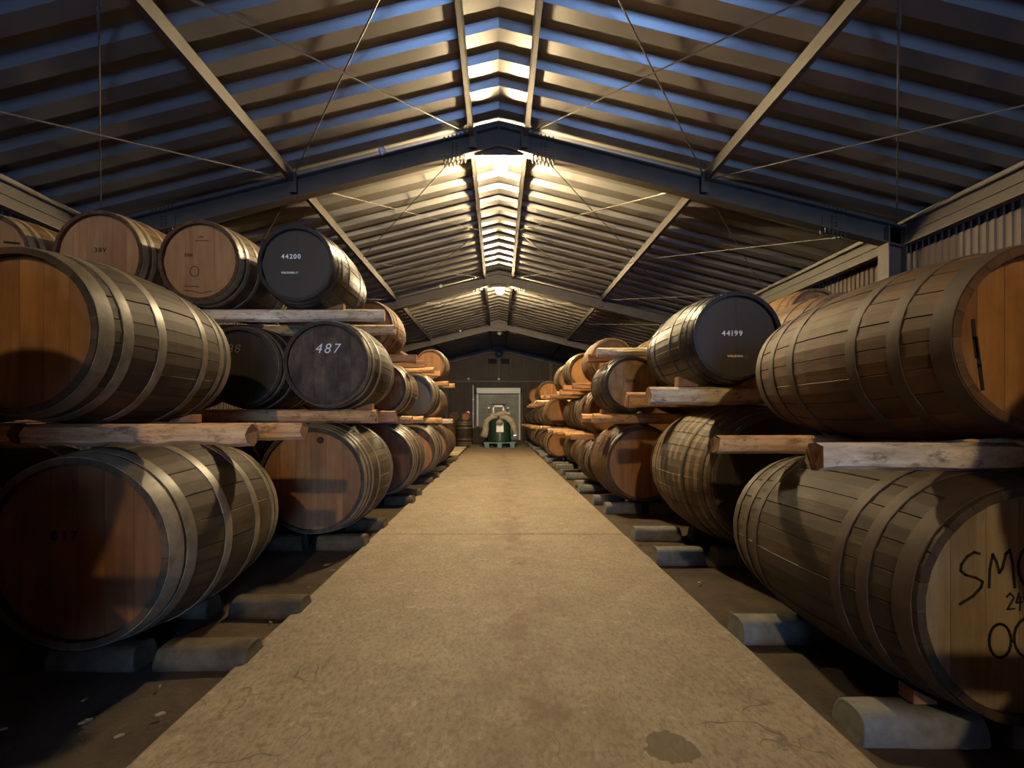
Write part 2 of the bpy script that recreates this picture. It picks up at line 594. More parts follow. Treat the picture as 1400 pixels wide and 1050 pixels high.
NTH = ['first', 'second', 'third', 'fourth', 'fifth', 'sixth', 'seventh', 'eighth', 'ninth', 'tenth']
FR_LABEL = {-7: 'grey steel roof frame behind the 817 cask, over the open doorway end',
            0: 'grey steel roof frame just above the 817 and SMO casks',
            7: 'grey steel roof frame carrying the larger lit bulb, beyond the 487 cask',
            14: 'grey steel roof frame carrying the second lit bulb down the ridge',
            21: 'grey steel roof frame with the unlit bulb, beyond both lit bulbs',
            27.85: 'grey steel end frame set against the shutter wall'}
COLX = 5.55
for fy in (-7, 0, 7, 14, 21, 27.85):
    root = empty('roof_frame', (0, fy, 0))
    tag(root, FR_LABEL[fy], 'steel frame', 'portal frames of the roof')
    for sd in (-1, 1):
        sec = i_section(0.29, 0.16)
        v, n = [], len(sec)
        for x in (0.0, COLX + 0.12):
            for (w, z) in sec:
                v.append((sd * x, w, rafter_top(x) + z))
        f = [(i, (i + 1) % n, (i + 1) % n + n, i + n) for i in range(n)] + [tuple(range(n)), tuple(range(2 * n - 1, n - 1, -1))]
        MB().add(v, f).build('rafter', 'steel', root)
        cz = rafter_top(COLX) - 0.02
        sec = [Vector((sd * (COLX + 0.12 + z), w, 0)) for (w, z) in i_section(0.26, 0.2)]
        MB().prism(sec, (0, 0, 0), (0, 0, cz)).build('column', 'steel', root)
        for sx in ((0.62,) if fy > 20 else (0.62, 4.7)):
            p = MB()
            zt = rafter_top(sx)
            p.box(sd * sx - 0.16, sd * sx + 0.16, -0.024, -0.008, zt - 0.25, zt - 0.05)
            p.build('splice_plate', 'steel', root)
            q = MB()
            for bx in range(6):
                ux = sd * (sx - 0.14 + bx * 0.056)
                for by in (-0.055, 0.055):
                    zb = rafter_top(ux) - 0.29
                    q.lathe([(0.014, 0), (0.014, -0.035), (0.008, -0.035), (0.008, -0.06)], 6, 'Z', (ux, by, zb))
                    q.lathe([(0.012, 0), (0.012, 0.03)], 6, 'Z', (ux, by, zb + 0.29))
            for bx in (-0.03, 0.03):
                for bz in range(4):
                    q.lathe([(0.012, -0.04), (0.012, -0.02)], 6, 'Y', (sd * sx + bx, 0, zt - 0.08 - bz * 0.045))
            tag(q.build('splice_bolts', 'steel_dark', root), kind='stuff')
    g = MB()
    g.prism([Vector((-0.34, 0, RIDGE + 0.02)), Vector((0, 0, RIDGE + 0.1)), Vector((0.34, 0, RIDGE + 0.02)), Vector((0.34, 0, RIDGE - 0.39)), Vector((0, 0, RIDGE - 0.395)), Vector((-0.34, 0, RIDGE - 0.39))],
            (0, -0.012, 0), (0, 0.012, 0))
    g.box(-0.012, 0.012, -0.07, 0.07, RIDGE - 0.28, RIDGE + 0.05)
    g.build('apex_plate', 'steel', root)

FRAMES = (-7, 0, 7, 14, 21, 27.85)


def spans(clear):
    """lengths of the building between the frames, each stopping short of the steel"""
    e = [Y_BACK + 0.05] + [q for fy in FRAMES for q in (fy - clear, fy + clear)]
    return [(e[k], e[k + 1]) for k in range(0, len(e) - 1, 2)]


# purlins (C channels) running the length of the roof
for px, lab in ((-0.36, 'ridge purlin channel beside the bulbs, over the weathered 487 stack'), (0.36, 'ridge purlin channel beside the bulbs, over the blotched 7008 stack'),
                (-2.86, 'purlin channel halfway down the roof slope, over the weathered 487 stack'), (2.86, 'purlin channel halfway down the roof slope, over the blotched 7008 stack')):
    sd = 1 if px > 0 else -1
    zt = rafter_top(px) + 0.065
    h, w, t = 0.15, 0.055, 0.01
    root = empty('roof_purlin', (0, 0, 0))
    tag(root, 'long grey steel ' + lab, 'purlin', 'purlins of the roof')
    for ya, yb in spans(0.08):
        m_ = MB()
        m_.box(px - t / 2, px + t / 2, ya, yb, zt - h, zt)
        for zf in (zt - h, zt - t):
            m_.box(px - (w if sd < 0 else 0), px + (0 if sd < 0 else w), ya, yb, zf, zf + t)
        m_.build('channel', 'steel', root)
    for fy in (-7, 0, 7, 14, 21):
        MB().box(px - 0.05, px + 0.05, fy - 0.10, fy - 0.079, zt - 0.30, zt - 0.02).build('cleat', 'steel', root)

# eave beams along the side walls
for sd in (-1, 1):
    zt = rafter_top(COLX) - 0.0
    root = empty('eave_beam', (sd * 5.66, 0, zt - 0.3))
    tag(root, 'deep pale steel eave beam along the wall ' + SIDE[sd].replace('over', 'on'), 'beam', 'eave beams')
    for ya, yb in spans(0.1):
        m_ = MB()
        m_.box(-0.006, 0.006, ya, yb, 0, 0.30)
        for z in (0, 0.29):
            m_.box(-0.06, 0.06, ya, yb, z, z + 0.012)
        m_.build('beam_web', 'steel', root)
        MB().box(-sd * 0.014 - 0.009, -sd * 0.014 + 0.009, ya, yb, 0.15, 0.165).build('web_stiffener', 'steel', root)
    MB().box(-sd * 0.06 - 0.008, -sd * 0.06 + 0.008, Y_BACK + 0.05, Y_FAR - 0.05, 0.30, 0.345).build('eave_angle', 'galv', root)

# cross-brace rods, an X in each half bay
BAY = {1: 'short of the larger bulb', 2: 'just beyond the larger bulb', 3: 'short of the second bulb', 4: 'just beyond the second bulb', 5: 'short of the unlit bulb', 6: 'beyond the unlit bulb', 7: 'by the shutter wall'}
for k in range(1, 8):
    ya, yb = 3.5 * k, min(3.5 * k + 3.5, 27.8)
    for sd in (-1, 1):
        for (xa, xb, pn) in ((0.40, 2.84, 'upper slope'), (2.90, 5.52, 'lower slope')):
            for (p, q, wd) in (((xa, ya), (xb, yb), 'falling'), ((xb, ya), (xa, yb), 'climbing')):
                dz = -0.05 if wd == 'climbing' else 0.0
                P = Vector((sd * p[0], p[1] + 0.1, rafter_top(p[0]) + dz))
                Q = Vector((sd * q[0], q[1] - 0.1, rafter_top(q[0]) + dz))
                m_ = MB()
                m_.tube(P, Q, 0.009, 6)
                mid = P.lerp(Q, 0.12)
                m_.tube(mid, P.lerp(Q, 0.16), 0.017, 6)
                o = m_.build('brace_rod', 'galv')
                tag(o, '%s brace rod, %s %s, %s' % (wd, pn, SIDE[sd], BAY[k]), 'rod', 'cross-brace rods of the roof')

# ------------------------------------------------------------------ pendant bulbs
LAMP_LABEL = {-7: 'bare lit bulb under the frame toward the open doorway', 0: 'bare unlit bulb under the frame above the 817 cask', 7: 'glowing bare bulb, the larger one, under the roof ridge',
              14: 'glowing bare bulb, the smaller one, farther along the ridge', 21: 'bare unlit bulb hanging beyond both glowing bulbs'}
for fy in (-7, 0, 7, 14, 21):
    root = empty('ridge_lamp_offscreen' if fy < 0 else 'ridge_lamp', (0.03, fy + 0.2, RIDGE - 0.41))
    tag(root, LAMP_LABEL[fy], 'lamp', 'bulbs along the ridge')
    sk = MB().lathe([(0.05, 0.10), (0.05, 0.08), (0.034, 0.075), (0.034, 0.05)], 12)
    sk.box(-0.02, 0.02, -0.2, 0.02, 0.09, 0.11)
    sk.build('socket', 'steel_dark', root)
    lit = fy in (-7, 7, 14)
    pr = [(0.001, -0.13), (0.045, -0.122), (0.08, -0.095), (0.104, -0.05), (0.106, -0.015), (0.09, 0.025), (0.06, 0.05), (0.034, 0.06)]
    MB().lathe(pr, 16).build('bulb_offscreen' if fy < 0 else 'bulb', 'bulb' if lit else 'bulb_off', root, smooth=True)

# smoke sensors on the frames
for fy, lab in ((7, 'on the frame with the larger bulb'), (14, 'on the frame with the second bulb'), (21, 'on the frame with the unlit bulb')):
    root = empty('smoke_sensor', (-1.62, fy - 0.1, rafter_top(1.62) + 0.02))
    tag(root, 'small round white smoke sensor ' + lab, 'sensor', 'smoke sensors')
    MB().lathe([(0.045, -0.02), (0.055, 0.0), (0.055, 0.02), (0.03, 0.045)], 14, 'Z').build('housing', 'white_plastic', root, smooth=True)
    MB().lathe([(0.02, -0.045), (0.03, -0.02)], 12, 'Z').build('sensor_tip', 'white_plastic', root)

# ------------------------------------------------------------------ far gable: shutter, posts, girt, vents, conduit
door = empty('door_1', (0, Y_FAR - 0.06, 0))
tag(door, 'closed grey roller shutter in a white steel frame', kind='structure')
v, f = [], []
ns = 40
for k in range(ns + 1):
    z = (DH - 0.28) * k / ns
    for dz, dy in ((0, 0.0), (0.3, -0.014), (0.7, -0.014)):
        zz = z + dz * (DH - 0.28) / ns
        v += [(DX0 - 0.02, dy, zz), (DX1 + 0.02, dy, zz)]
for k in range(len(v) // 2 - 1):
    f.append((2 * k, 2 * k + 1, 2 * k + 3, 2 * k + 2))
link_obj('shutter_curtain', mesh('shutter_curtain', v, f, 'shutter'), door)
MB().box(DX0, DX1, -0.3, 0.05, DH - 0.3, DH).build('shutter_box', 'white_plastic', door)
MB().box(DX0, DX0 + 0.08, -0.08, 0.05, 0, DH - 0.3).build('guide_rail', 'white_plastic', door)
MB().box(DX1 - 0.08, DX1, -0.08, 0.05, 0, DH - 0.3).build('guide_rail', 'white_plastic', door)
MB().box(DX0 + 0.08, DX1 - 0.08, -0.05, 0.0, 0.0, 0.08).build('bottom_bar', 'galv', door)
for jx0, jx1 in ((DX0 - 0.14, DX0 + 0.02), (DX1 - 0.02, DX1 + 0.14)):
    MB().box(jx0, jx1, 0.0, 0.12, -0.05, DH + 0.02).build('door_jamb', 'steel', door)
MB().box(DX0 - 0.1, DX1 + 0.1, 0.0, 0.12, DH - 0.32, DH + 0.06).build('door_lintel', 'steel', door)

for px, lab in ((-2.95, 'on the weathered 487 stack side of the shutter'), (2.92, 'on the blotched 7008 stack side of the shutter')):
    o = MB().prism([Vector((px + w, Y_FAR - 0.03 + z, 0)) for (w, z) in i_section(0.16, 0.14)], (0, 0, 0), (0, 0, rafter_top(px) - 0.25)).build('wall_post', 'steel')
    tag(o, 'grey steel wall post ' + lab, 'post', 'wall posts')
o = MB().box(-2.9, 2.9, Y_FAR - 0.12, Y_FAR - 0.02, CAM_H + 2.06, CAM_H + 2.16).build('wall_girt', 'steel')
tag(o, 'horizontal grey steel girt crossing the gable above the shutter', 'beam')
o = MB().box(-0.035, 0.035, Y_FAR - 0.1, Y_FAR - 0.02, CAM_H + 2.16, RIDGE - 0.3).build('wall_post', 'steel')
tag(o, 'short grey centre post between the two gable vents', 'post')
for vx, lab in ((-0.36, 'nearer the weathered 487 stack'), (0.36, 'nearer the blotched 7008 stack')):
    root = empty('gable_vent', (vx, Y_FAR - 0.05, CAM_H + 3.1))
    tag(root, 'dark louvred vent high in the gable ' + lab, 'vent', 'gable vents')
    MB().box(-0.24, 0.24, 0, 0.03, 0, 0.3).build('vent_back', 'vent_dark', root)
    fr = MB()
    fr.box(-0.26, 0.26, -0.03, 0.03, 0.3, 0.33).box(-0.26, 0.26, -0.03, 0.03, -0.03, 0).box(-0.26, -0.24, -0.03, 0.03, 0, 0.3).box(0.24, 0.26, -0.03, 0.03, 0, 0.3)
    fr.build('vent_frame', 'steel_dark', root)
    for k in range(4):
        MB().box(-0.24, 0.24, -0.02, -0.005, 0.04 + k * 0.07, 0.07 + k * 0.07).build('louvre', 'vent_dark', root)
root = empty('wall_conduit', (-1.44, Y_FAR - 0.07, 0))
tag(root, 'white electric conduit running down beside the shutter', 'pipe')
MB().tube((0, 0, 0.75), (0, 0, 3.1), 0.035, 8).build('pipe_run', 'white_plastic', root)
for z in (0.75, 1.5, 2.3):
    MB().box(-0.06, 0.06, -0.045, 0.045, z - 0.03, z + 0.03).build('pipe_clip', 'white_plastic', root)
MB().box(-0.08, 0.08, -0.06, 0.05, 0.55, 0.75).build('switch_box', 'white_plastic', root)
for lx, lz, lab in ((-1.7, CAM_H + 2.26, 'over the conduit beside the shutter'), (0.0, CAM_H + 2.24, 'under the centre post on the girt')):
    root = empty('wall_fitting', (lx, Y_FAR - 0.14, lz))
    tag(root, 'small white electric fitting ' + lab, 'fitting')
    MB().lathe([(0.07, 0.06), (0.07, 0), (0.04, -0.05)], 12, 'Y').build('fitting_body', 'white_plastic', root)
    MB().box(-0.03, 0.03, 0.0, 0.1, -0.1, -0.05).build('fitting_bracket', 'steel', root)
root = empty('bulkhead_lamp', (0, Y_FAR - 0.3, RIDGE - 0.52))
tag(root, 'round white unlit lamp at the top of the shutter gable', 'lamp')
MB().lathe([(0.05, 0.12), (0.13, 0.06), (0.13, 0.02)], 16).build('lamp_housing', 'white_plastic', root)
MB().lathe([(0.12, 0.02), (0.1, -0.05), (0.03, -0.09)], 16).build('lamp_lens', 'bulb_off', root, smooth=True)
root = empty('alarm_beacon', (-1.72, Y_FAR - 0.1, 1.56))
tag(root, 'small red alarm light on the wall beside the conduit', 'alarm light')
MB().lathe([(0.09, 0.03), (0.09, 0.0)], 12, 'Y').build('beacon_base', 'white_plastic', root)
MB().lathe([(0.075, 0.0), (0.06, -0.06), (0.02, -0.08)], 12, 'Y').build('beacon_lens', 'red_lens', root, smooth=True)

# ------------------------------------------------------------------ casks
def rad(L, r, rb, y):
    """outside radius at distance y from the front head"""
    t = y / L
    return rb - (rb - r) * (2 * t - 1) ** 2


cache = {}


def stave_me(L, r, rb, n, mat, k):
    key = ('st', L, r, rb, n, mat, k)
    if key in cache:
        return cache[key]
    rr = random.Random(k * 31 + n)
    off = rr.uniform(-0.003, 0.003)
    S, th = 7, 0.03
    v, f = [], []
    for i in range(S + 1):
        y = L * i / S
        Ro = rad(L, r, rb, y) + off * (1 - abs(2 * i / S - 1))
        ha = PI / n - 0.0007 / Ro
        ch = 0.0025 / Ro
        ring = [(Ro - 0.003, -ha), (Ro, -ha + ch), (Ro + 0.0015, 0), (Ro, ha - ch), (Ro - 0.003, ha), (Ro - th, ha), (Ro - th + 0.0015, 0), (Ro - th, -ha)]
        v += [(q * math.sin(a), y - L / 2, q * math.cos(a)) for (q, a) in ring]
    for i in range(S):
        for q in range(8):
            a, b = i * 8 + q, i * 8 + (q + 1) % 8
            f.append((a, b, b + 8, a + 8))
    f.append(tuple(range(7, -1, -1)))
    f.append(tuple(S * 8 + q for q in range(8)))
    me = recalc(mesh('stave', v, f, mat))
    cache[key] = me
    return me


def body_me(L, r, rb, mat, n=28):
    key = ('bd', L, r, rb, mat)
    if key in cache:
        return cache[key]
    S = 8
    prof = [(r - 0.03, 0.05), (r - 0.03, 0.0)] + [(rad(L, r, rb, L * i / S), L * i / S) for i in range(S + 1)] + [(r - 0.03, L), (r - 0.03, L - 0.05)]
    m_ = MB().lathe(prof, n, 'Y', (0, -L / 2, 0), False)
    me = recalc(mesh('body', m_.v, m_.f, mat, True))
    for p in me.polygons:
        p.use_smooth = True
    try:
        me.set_sharp_from_angle(angle=math.radians(40))
    except Exception:
        pass
    cache[key] = me
    return me


def hoop_me(L, r, rb, y, w, mat, n, proud=0.004):
    key = ('hp', L, r, rb, round(y, 4), w, mat, n)
    if key in cache:
        return cache[key]
    a, b = rad(L, r, rb, y - w / 2), rad(L, r, rb, y + w / 2)
    prof = [(a - 0.004, -w / 2), (a + proud, -w / 2), ((a + b) / 2 + proud + 0.001, 0), (b + proud, w / 2), (b - 0.004, w / 2)]
    m_ = MB().lathe(prof, n, 'Y', (0, y - L / 2, 0), False)
    me = recalc(mesh('hoop', m_.v, m_.f, mat, True))
    try:
        me.set_sharp_from_angle(angle=math.radians(40))
    except Exception:
        pass
    cache[key] = me
    return me


def head_board_me(rh, x0, x1, th=0.022):
    n = 8
    x0 = max(x0, -rh + 1e-4)
    x1 = min(x1, rh - 1e-4)
    up = [(x0 + (x1 - x0) * i / n) for i in range(n + 1)]
    pts = [(x, math.sqrt(max(0, rh * rh - x * x))) for x in up]
    pts += [(x, -z) for (x, z) in reversed(pts)]
    m_ = MB().prism([Vector((x, 0, z)) for (x, z) in pts], (0, 0, 0), (0, th, 0))
    return m_


def disc_me(rh, mat, flip=1):
    key = ('dc', rh, mat, flip)
    if key in cache:
        return cache[key]
    m_ = MB().lathe([(rh, 0), (rh, flip * 0.02)], 28, 'Y')
    me = recalc(mesh('head', m_.v, m_.f, mat))
    cache[key] = me
    return me


STYLES = {  # staves, head, hoops
    'red': ('stave_old', 'head_red', 'hoop_grey'),
    'olive': ('stave_old', 'head_orange', 'hoop_grey'),
    'dark': ('stave_dark', 'head_dark', 'hoop_grey'),
    'weathered': ('stave_dark', 'head_weathered', 'hoop_grey'),
    'black': ('stave_black', 'head_black', 'hoop_black'),
    'tan': ('stave_brown', 'head_tan', 'hoop_grey'),
    'lighttan': ('stave_tan', 'head_tan', 'hoop_rust'),
    'brown': ('stave_brown', 'head_orange', 'hoop_rust'),
    'butt': ('stave_brown', 'head_orange', 'hoop_brown'),
    'smoke': ('stave_dark', 'head_cream', 'hoop_brown'),
    'rubbed': ('stave_rubbed', 'head_red', 'hoop_brown'),
    'blotched': ('stave_dark', 'head_blotched', 'hoop_black'),
    'old': ('stave_old', 'head_orange', 'hoop_rust'),
    'glossy': ('stave_old', 'head_black', 'hoop_grey'),
}
HOOPS6 = (0.035, 0.115, 0.27)
HOOPS8 = (0.032, 0.10, 0.17, 0.33)


def cask(X, Yf, Z, r, L, style, label, detail=True, bulge=1.14, hoops=HOOPS6, hw=0.042, name='whisky_cask', group=None, n=22, roll=0.0, boards=None, headmat=None):
    """a cask lying along Y: Yf = front head plane, Z = axis height"""
    rb = round(r * bulge, 4)
    sm, hm, om = STYLES[style]
    hm = headmat or hm
    root = empty(name, (X, Yf + L / 2, Z - rb))
    tag(root, label, 'cask', group)
    at = (0, 0, rb)
    if detail:
        for k in range(n):
            link_obj('stave', stave_me(L, r, rb, n, sm, k % 5), root, at, (0, roll + 2 * PI * k / n, 0))
    else:
        link_obj('body', body_me(L, r, rb, sm), root, at)
    rec = 0.045
    rh = r - 0.024
    if detail:
        cuts = boards or [-1, -0.66, -0.34, -0.04, 0.27, 0.6, 1]
        for a, b in zip(cuts[:-1], cuts[1:]):
            hb = head_board_me(rh, a * rh + 0.0008, b * rh - 0.0008)
            hb.build('head_board', hm, root, (0, -L / 2 + rec, rb))
    else:
        link_obj('front_head', disc_me(rh, hm), root, (0, -L / 2 + rec, rb))
    link_obj('rear_head', disc_me(rh, hm, -1), root, (0, L / 2 - rec, rb))
    for h in hoops:
        w = hw * (1.35 if h < 0.05 else 1.0)
        y = max(h * L, w / 2 + 0.004)
        me = hoop_me(L, r, rb, y, w, om, 48 if detail else 28)
        link_obj('hoop', me, root, at)
        link_obj('hoop', me, root, at, (0, 0, PI))
    return root


def mark(root, text, dx, dz, size, mat, L, rb, label=None, spacing=1.0, **kw):
    """lettering on the front head, one piece per character; dx, dz from the head's centre"""
    adv = {'1': 0.36, ' ': 0.3, 'I': 0.3, 'M': 0.8, 'W': 0.85}
    ws = [adv.get(c, 0.56) * size * spacing for c in text]
    x = -sum(ws) / 2
    for c, w in zip(text, ws):
        if c != ' ':
            key = ('tx', c, round(size, 4), mat, tuple(sorted(kw.items())))
            if key not in cache:
                cache[key] = text_mesh(c, size, mat, **kw)
            o = link_obj('painted_character', cache[key], root, (dx + x + w / 2, -L / 2 + 0.0435, rb + dz), (PI / 2, 0, 0))
        x += w


def strokes(root, name, lines, width, mat, L, rb):
    """painted strokes on the head, each a chain of (dx, dz)"""
    m_ = MB()
    for ln in lines:
        for (a, b) in zip(ln[:-1], ln[1:]):
            A, B = Vector((a[0], 0, a[1])), Vector((b[0], 0, b[1]))
            d = (B - A).normalized()
            p = Vector((-d.z, 0, d.x)) * width / 2
            A, B = A - d * width * 0.35, B + d * width * 0.35
            m_.prism([A + p, B + p, B - p, A - p], (0, 0, 0), (0, 0.002, 0))
    return m_.build(name, mat, root, (0, -L / 2 + 0.0435, rb))


def log(name, xa, xb, y, ztop, thick, depth, mat, label, group, seed, kind='log'):
    """split log lying along X, aisle end at xa"""
    rr = random.Random(seed)
    sgn = 1 if xb > xa else -1
    n, S = 9, 12
    Ln = abs(xb - xa)
    v, f = [], []
    flatness = 0.2 if kind == 'log' else 0.0
    for i in range(S + 1):
        x = xa + (xb - xa) * i / S
        jy, jz = rr.uniform(-0.008, 0.008), rr.uniform(-0.01, 0.004)
        for q in range(n):
            a = 2 * PI * (q + 0.5) / n
            ex = 1.0 + rr.uniform(-0.09, 0.06)
            cy, sz = math.cos(a), math.sin(a)
            k = 1.0 / max(abs(cy), abs(sz)) if kind != 'log' else 1.08
            py = cy * k * depth / 2 * ex
            pz = min(sz * k * thick / 2 * ex, thick / 2)
            pz = max(pz, -thick / 2)
            slant = rr.uniform(-0.01, 0.01) if i in (0, S) else 0
            v.append((x + slant, y + py + jy, ztop - thick / 2 + pz + (jz if pz < 0 else 0)))
    for i in range(S):
        for q in range(n):
            a, b = i * n + q, i * n + (q + 1) % n
            f.append((a, b, b + n, a + n))
    f.append(tuple(range(n - 1, -1, -1)))
    f.append(tuple(S * n + q for q in range(n)))
    nf = len(f)
    cx = (xa + xb) / 2
    v = [(p[0] - cx, p[1] - y, p[2] - (ztop - thick)) for p in v]
    me = recalc(mesh(name, v, f, [mat, 'log_end'], False, [0] * (nf - 2) + [1, 1]))
    o = link_obj(name, me, None, (cx, y, ztop - thick))
    return tag(o, label, 'rail', group)


def sleeper(xa, xb, y, top, mat, label, group, seed, depth=0.19):
    rr = random.Random(seed)
    cx, Ln = (xa + xb) / 2, abs(xb - xa)
    v, f = [], []
    us = [-0.5, -0.47, -0.3, 0.0, 0.3, 0.47, 0.5]
    S = 6
    sec = [(-0.5, 0.0), (-0.52, 0.55), (-0.40, 0.92), (-0.2, 1.0), (0.25, 1.0), (0.42, 0.9), (0.5, 0.5), (0.5, 0.0)]
    n = len(sec)
    for i in range(S + 1):
        u = us[i]
        end = i in (0, S)
        for (sy, szz) in sec:
            sl = 0.05 * (szz) * (1 if u > 0 else -1) if end else 0
            v.append((u * Ln - sl * 0.7 + rr.uniform(-0.006, 0.006), sy * depth * (0.92 if end else 1) + rr.uniform(-0.006, 0.006), -0.03 + (top + 0.03) * szz * (0.97 if end else 1) + (rr.uniform(-0.006, 0.0) if szz > 0 else 0)))
    for i in range(S):
        for q in range(n - 1):
            f.append((i * n + q, i * n + q + 1, (i + 1) * n + q + 1, (i + 1) * n + q))
        f.append((i * n + n - 1, i * n, (i + 1) * n, (i + 1) * n + n - 1))
    f.append(tuple(range(n)))
    f.append(tuple(S * n + q for q in range(n - 1, -1, -1)))
    me = recalc(mesh('stone_sleeper', v, f, mat))
    for p in me.polygons:
        p.use_smooth = True
    o = link_obj('stone_sleeper', me, None, (cx, y, 0))
    sb = o.modifiers.new('round', 'SUBSURF')
    sb.levels = sb.render_levels = 2
    return tag(o, label, 'sleeper', group)


def wedge(x, y, z, sx, sy, sz, label, rot=0.0):
    m_ = MB().prism([Vector((-sx / 2, 0, 0)), Vector((sx / 2, 0, 0)), Vector((sx / 2, 0, sz)), Vector((-sx / 2, 0, sz * 0.2))], (0, -sy / 2, 0), (0, sy / 2, 0))
    o = m_.build('wooden_wedge', 'log_end', None, (x, y, z), (0, 0, rot))
    return tag(o, label, 'wedge', 'wedges chocking the casks')


# rows: side, front Y, row name, tiers; a tier = list of (X, r, L, style, kw) from the aisle outwards
G_RAIL, G_SLEEP = 'log rails between the tiers', 'stone sleepers on the earth floor'
TIER = ['ground', 'middle', 'top']
COLN = ['aisle-side', 'second in', 'third in', 'fourth in']
RAIL_T = [0.1, 0.1, 0.1]
LOOK = {'red': 'old grey-brown cask with reddish head', 'olive': 'grey-brown cask with amber head', 'dark': 'dark cask with blackish head', 'weathered': 'dark cask with streaked weathered head',
        'black': 'black painted cask', 'tan': 'brown cask with pale tan head', 'lighttan': 'light tan cask with pale head', 'brown': 'brown cask with orange head',
        'butt': 'long brown cask with bare seams', 'smoke': 'dark brown cask', 'rubbed': 'big cask with rubbed pale blocks', 'blotched': 'dark cask with blotched orange head', 'old': 'weathered brown cask',
        'glossy': 'grey-brown cask with glossy dark head'}
made = {}
rail_z = {}


def build_row(side, key, Yf, rname, tiers, rails, Lrow, yoff=(0.2, -0.25), stone='stone', xend=1.24, zs0=0.132, empty_top=None):
    """stack a row of casks tier on tier, with sleepers below and rails between"""
    rr = random.Random(sum(ord(c) for c in key) * 13)
    yr = (Yf + yoff[0], Yf + Lrow + yoff[1])
    zs = zs0
    # sleepers under the ground tier
    nslots = 2 + max(1, len(tiers[0]))
    for w_, y in enumerate(yr):
        x = xend + 0.05 + rr.uniform(-0.03, 0.03)
        for j in range(nslots):
            ln = rr.uniform(0.42, 0.5)
            lab = '%s block, %s from walkway, under the %s, %s' % ('grey stone' if stone == 'stone' else 'brown stone', NTH[j], ['heads', 'far ends'][w_], rname)
            sleeper(side * x, side * (x + ln), y, zs + 0.004, stone, lab, G_SLEEP, rr.random(), 0.19)
            x += ln + rr.uniform(0.04, 0.1)
    for ti, tier in enumerate(tiers):
        tops = []
        for ci, (X, r, L, style, kw) in enumerate(tier):
            kw = dict(kw)
            dy = kw.pop('dy', 0.0)
            lab = kw.pop('label', None) or '%s, %s tier, %s, %s' % (LOOK[style], TIER[ti], COLN[ci], rname)
            b = kw.get('bulge', 1.14)
            rb = round(r * b, 4)
            ed = 0.09 if ti == 0 else 0.07
            Rs = [rad(L, r, rb, min(max(yr[0] + ed - Yf - dy, 0), L)), rad(L, r, rb, min(max(yr[1] - ed - Yf - dy, 0), L))]
            Z = zs + max(Rs) - 0.004
            o = cask(side * X, Yf + dy, Z, r, L, style, lab, group='casks stacked three high', **kw)
            made[(key, ti, ci)] = (o, L, rb, r)
            tops.append(Z + max(rad(L, r, rb, min(max(yr[0] + 0.07 - Yf - dy, 0), L)), rad(L, r, rb, min(max(yr[1] - 0.07 - Yf - dy, 0), L))))
        if ti < len(rails):
            th, spec = rails[ti]
            zs = tops[0] + th - 0.006
            rail_z.setdefault(key, zs)
            for w_, y in enumerate(yr):
                e, ln, mat = spec[w_]
                mn = {'log': 'split log rail', 'log_pale': 'pale split log rail', 'timber_red': 'reddish timber rail'}[mat]
                log('timber_rail', side * e, side * (e + ln), y, zs, th, th * rr.uniform(0.95, 1.25), mat,
                    '%s over %s tier, under the %s, %s' % (mn, TIER[ti], ['heads', 'far ends'][w_], rname), G_RAIL, rr.random(), 'log' if mat != 'timber_red' else 'sawn')


F = {'detail': False}
EXTRA = []
d1 = {}
RN = {'L0': 'row before the red-headed 817', 'L1': 'red-headed 817 row', 'L2': 'weathered 487 row', 'L3': 'first row past weathered 487', 'L4': 'second row past weathered 487',
      'L5': 'third row past weathered 487', 'L6': 'fourth row past weathered 487',
      'R0': 'row before the SMO cask', 'R1': 'SMO cask row', 'R2': 'black 44199 row', 'R3': 'blotched 7008 row'}
for i in range(10):
    RN['R%d' % (4 + i)] = '%s row past blotched 7008' % NTH[i]

# --- side with the 487 cask
build_row(-1, 'L0', -0.05, RN['L0'], [[(1.80, .43, 1.1, 'olive', F)], [(1.85, .38, 1.1, 'olive', F)]],
          [(0.1, [(1.2, 1.5, 'log'), (1.2, 1.5, 'log')])], 1.1, stone='stone_brown')
build_row(-1, 'L1', 2.25, RN['L1'], [
    [(1.93, .434, 1.12, 'red', dict(label='big cask stencilled 817 on its reddish head, ground tier', hoops=(0.035, 0.12, 0.36), hw=0.06, roll=0.05)), (2.98, .43, 1.12, 'red', F)],
    [(2.197, .38, 1.12, 'olive', dict(label='grey-brown cask with orange head resting above the 817 cask', hoops=(0.04, 0.14, 0.33), hw=0.055, roll=0.1, headmat='head_orange')), (3.1, .38, 1.12, 'olive', F)]],
    [(0.105, [(1.21, 1.08, 'log'), (1.20, 2.6, 'log')])], 1.12, (0.2, -0.3), 'stone_brown', 1.14, 0.105)
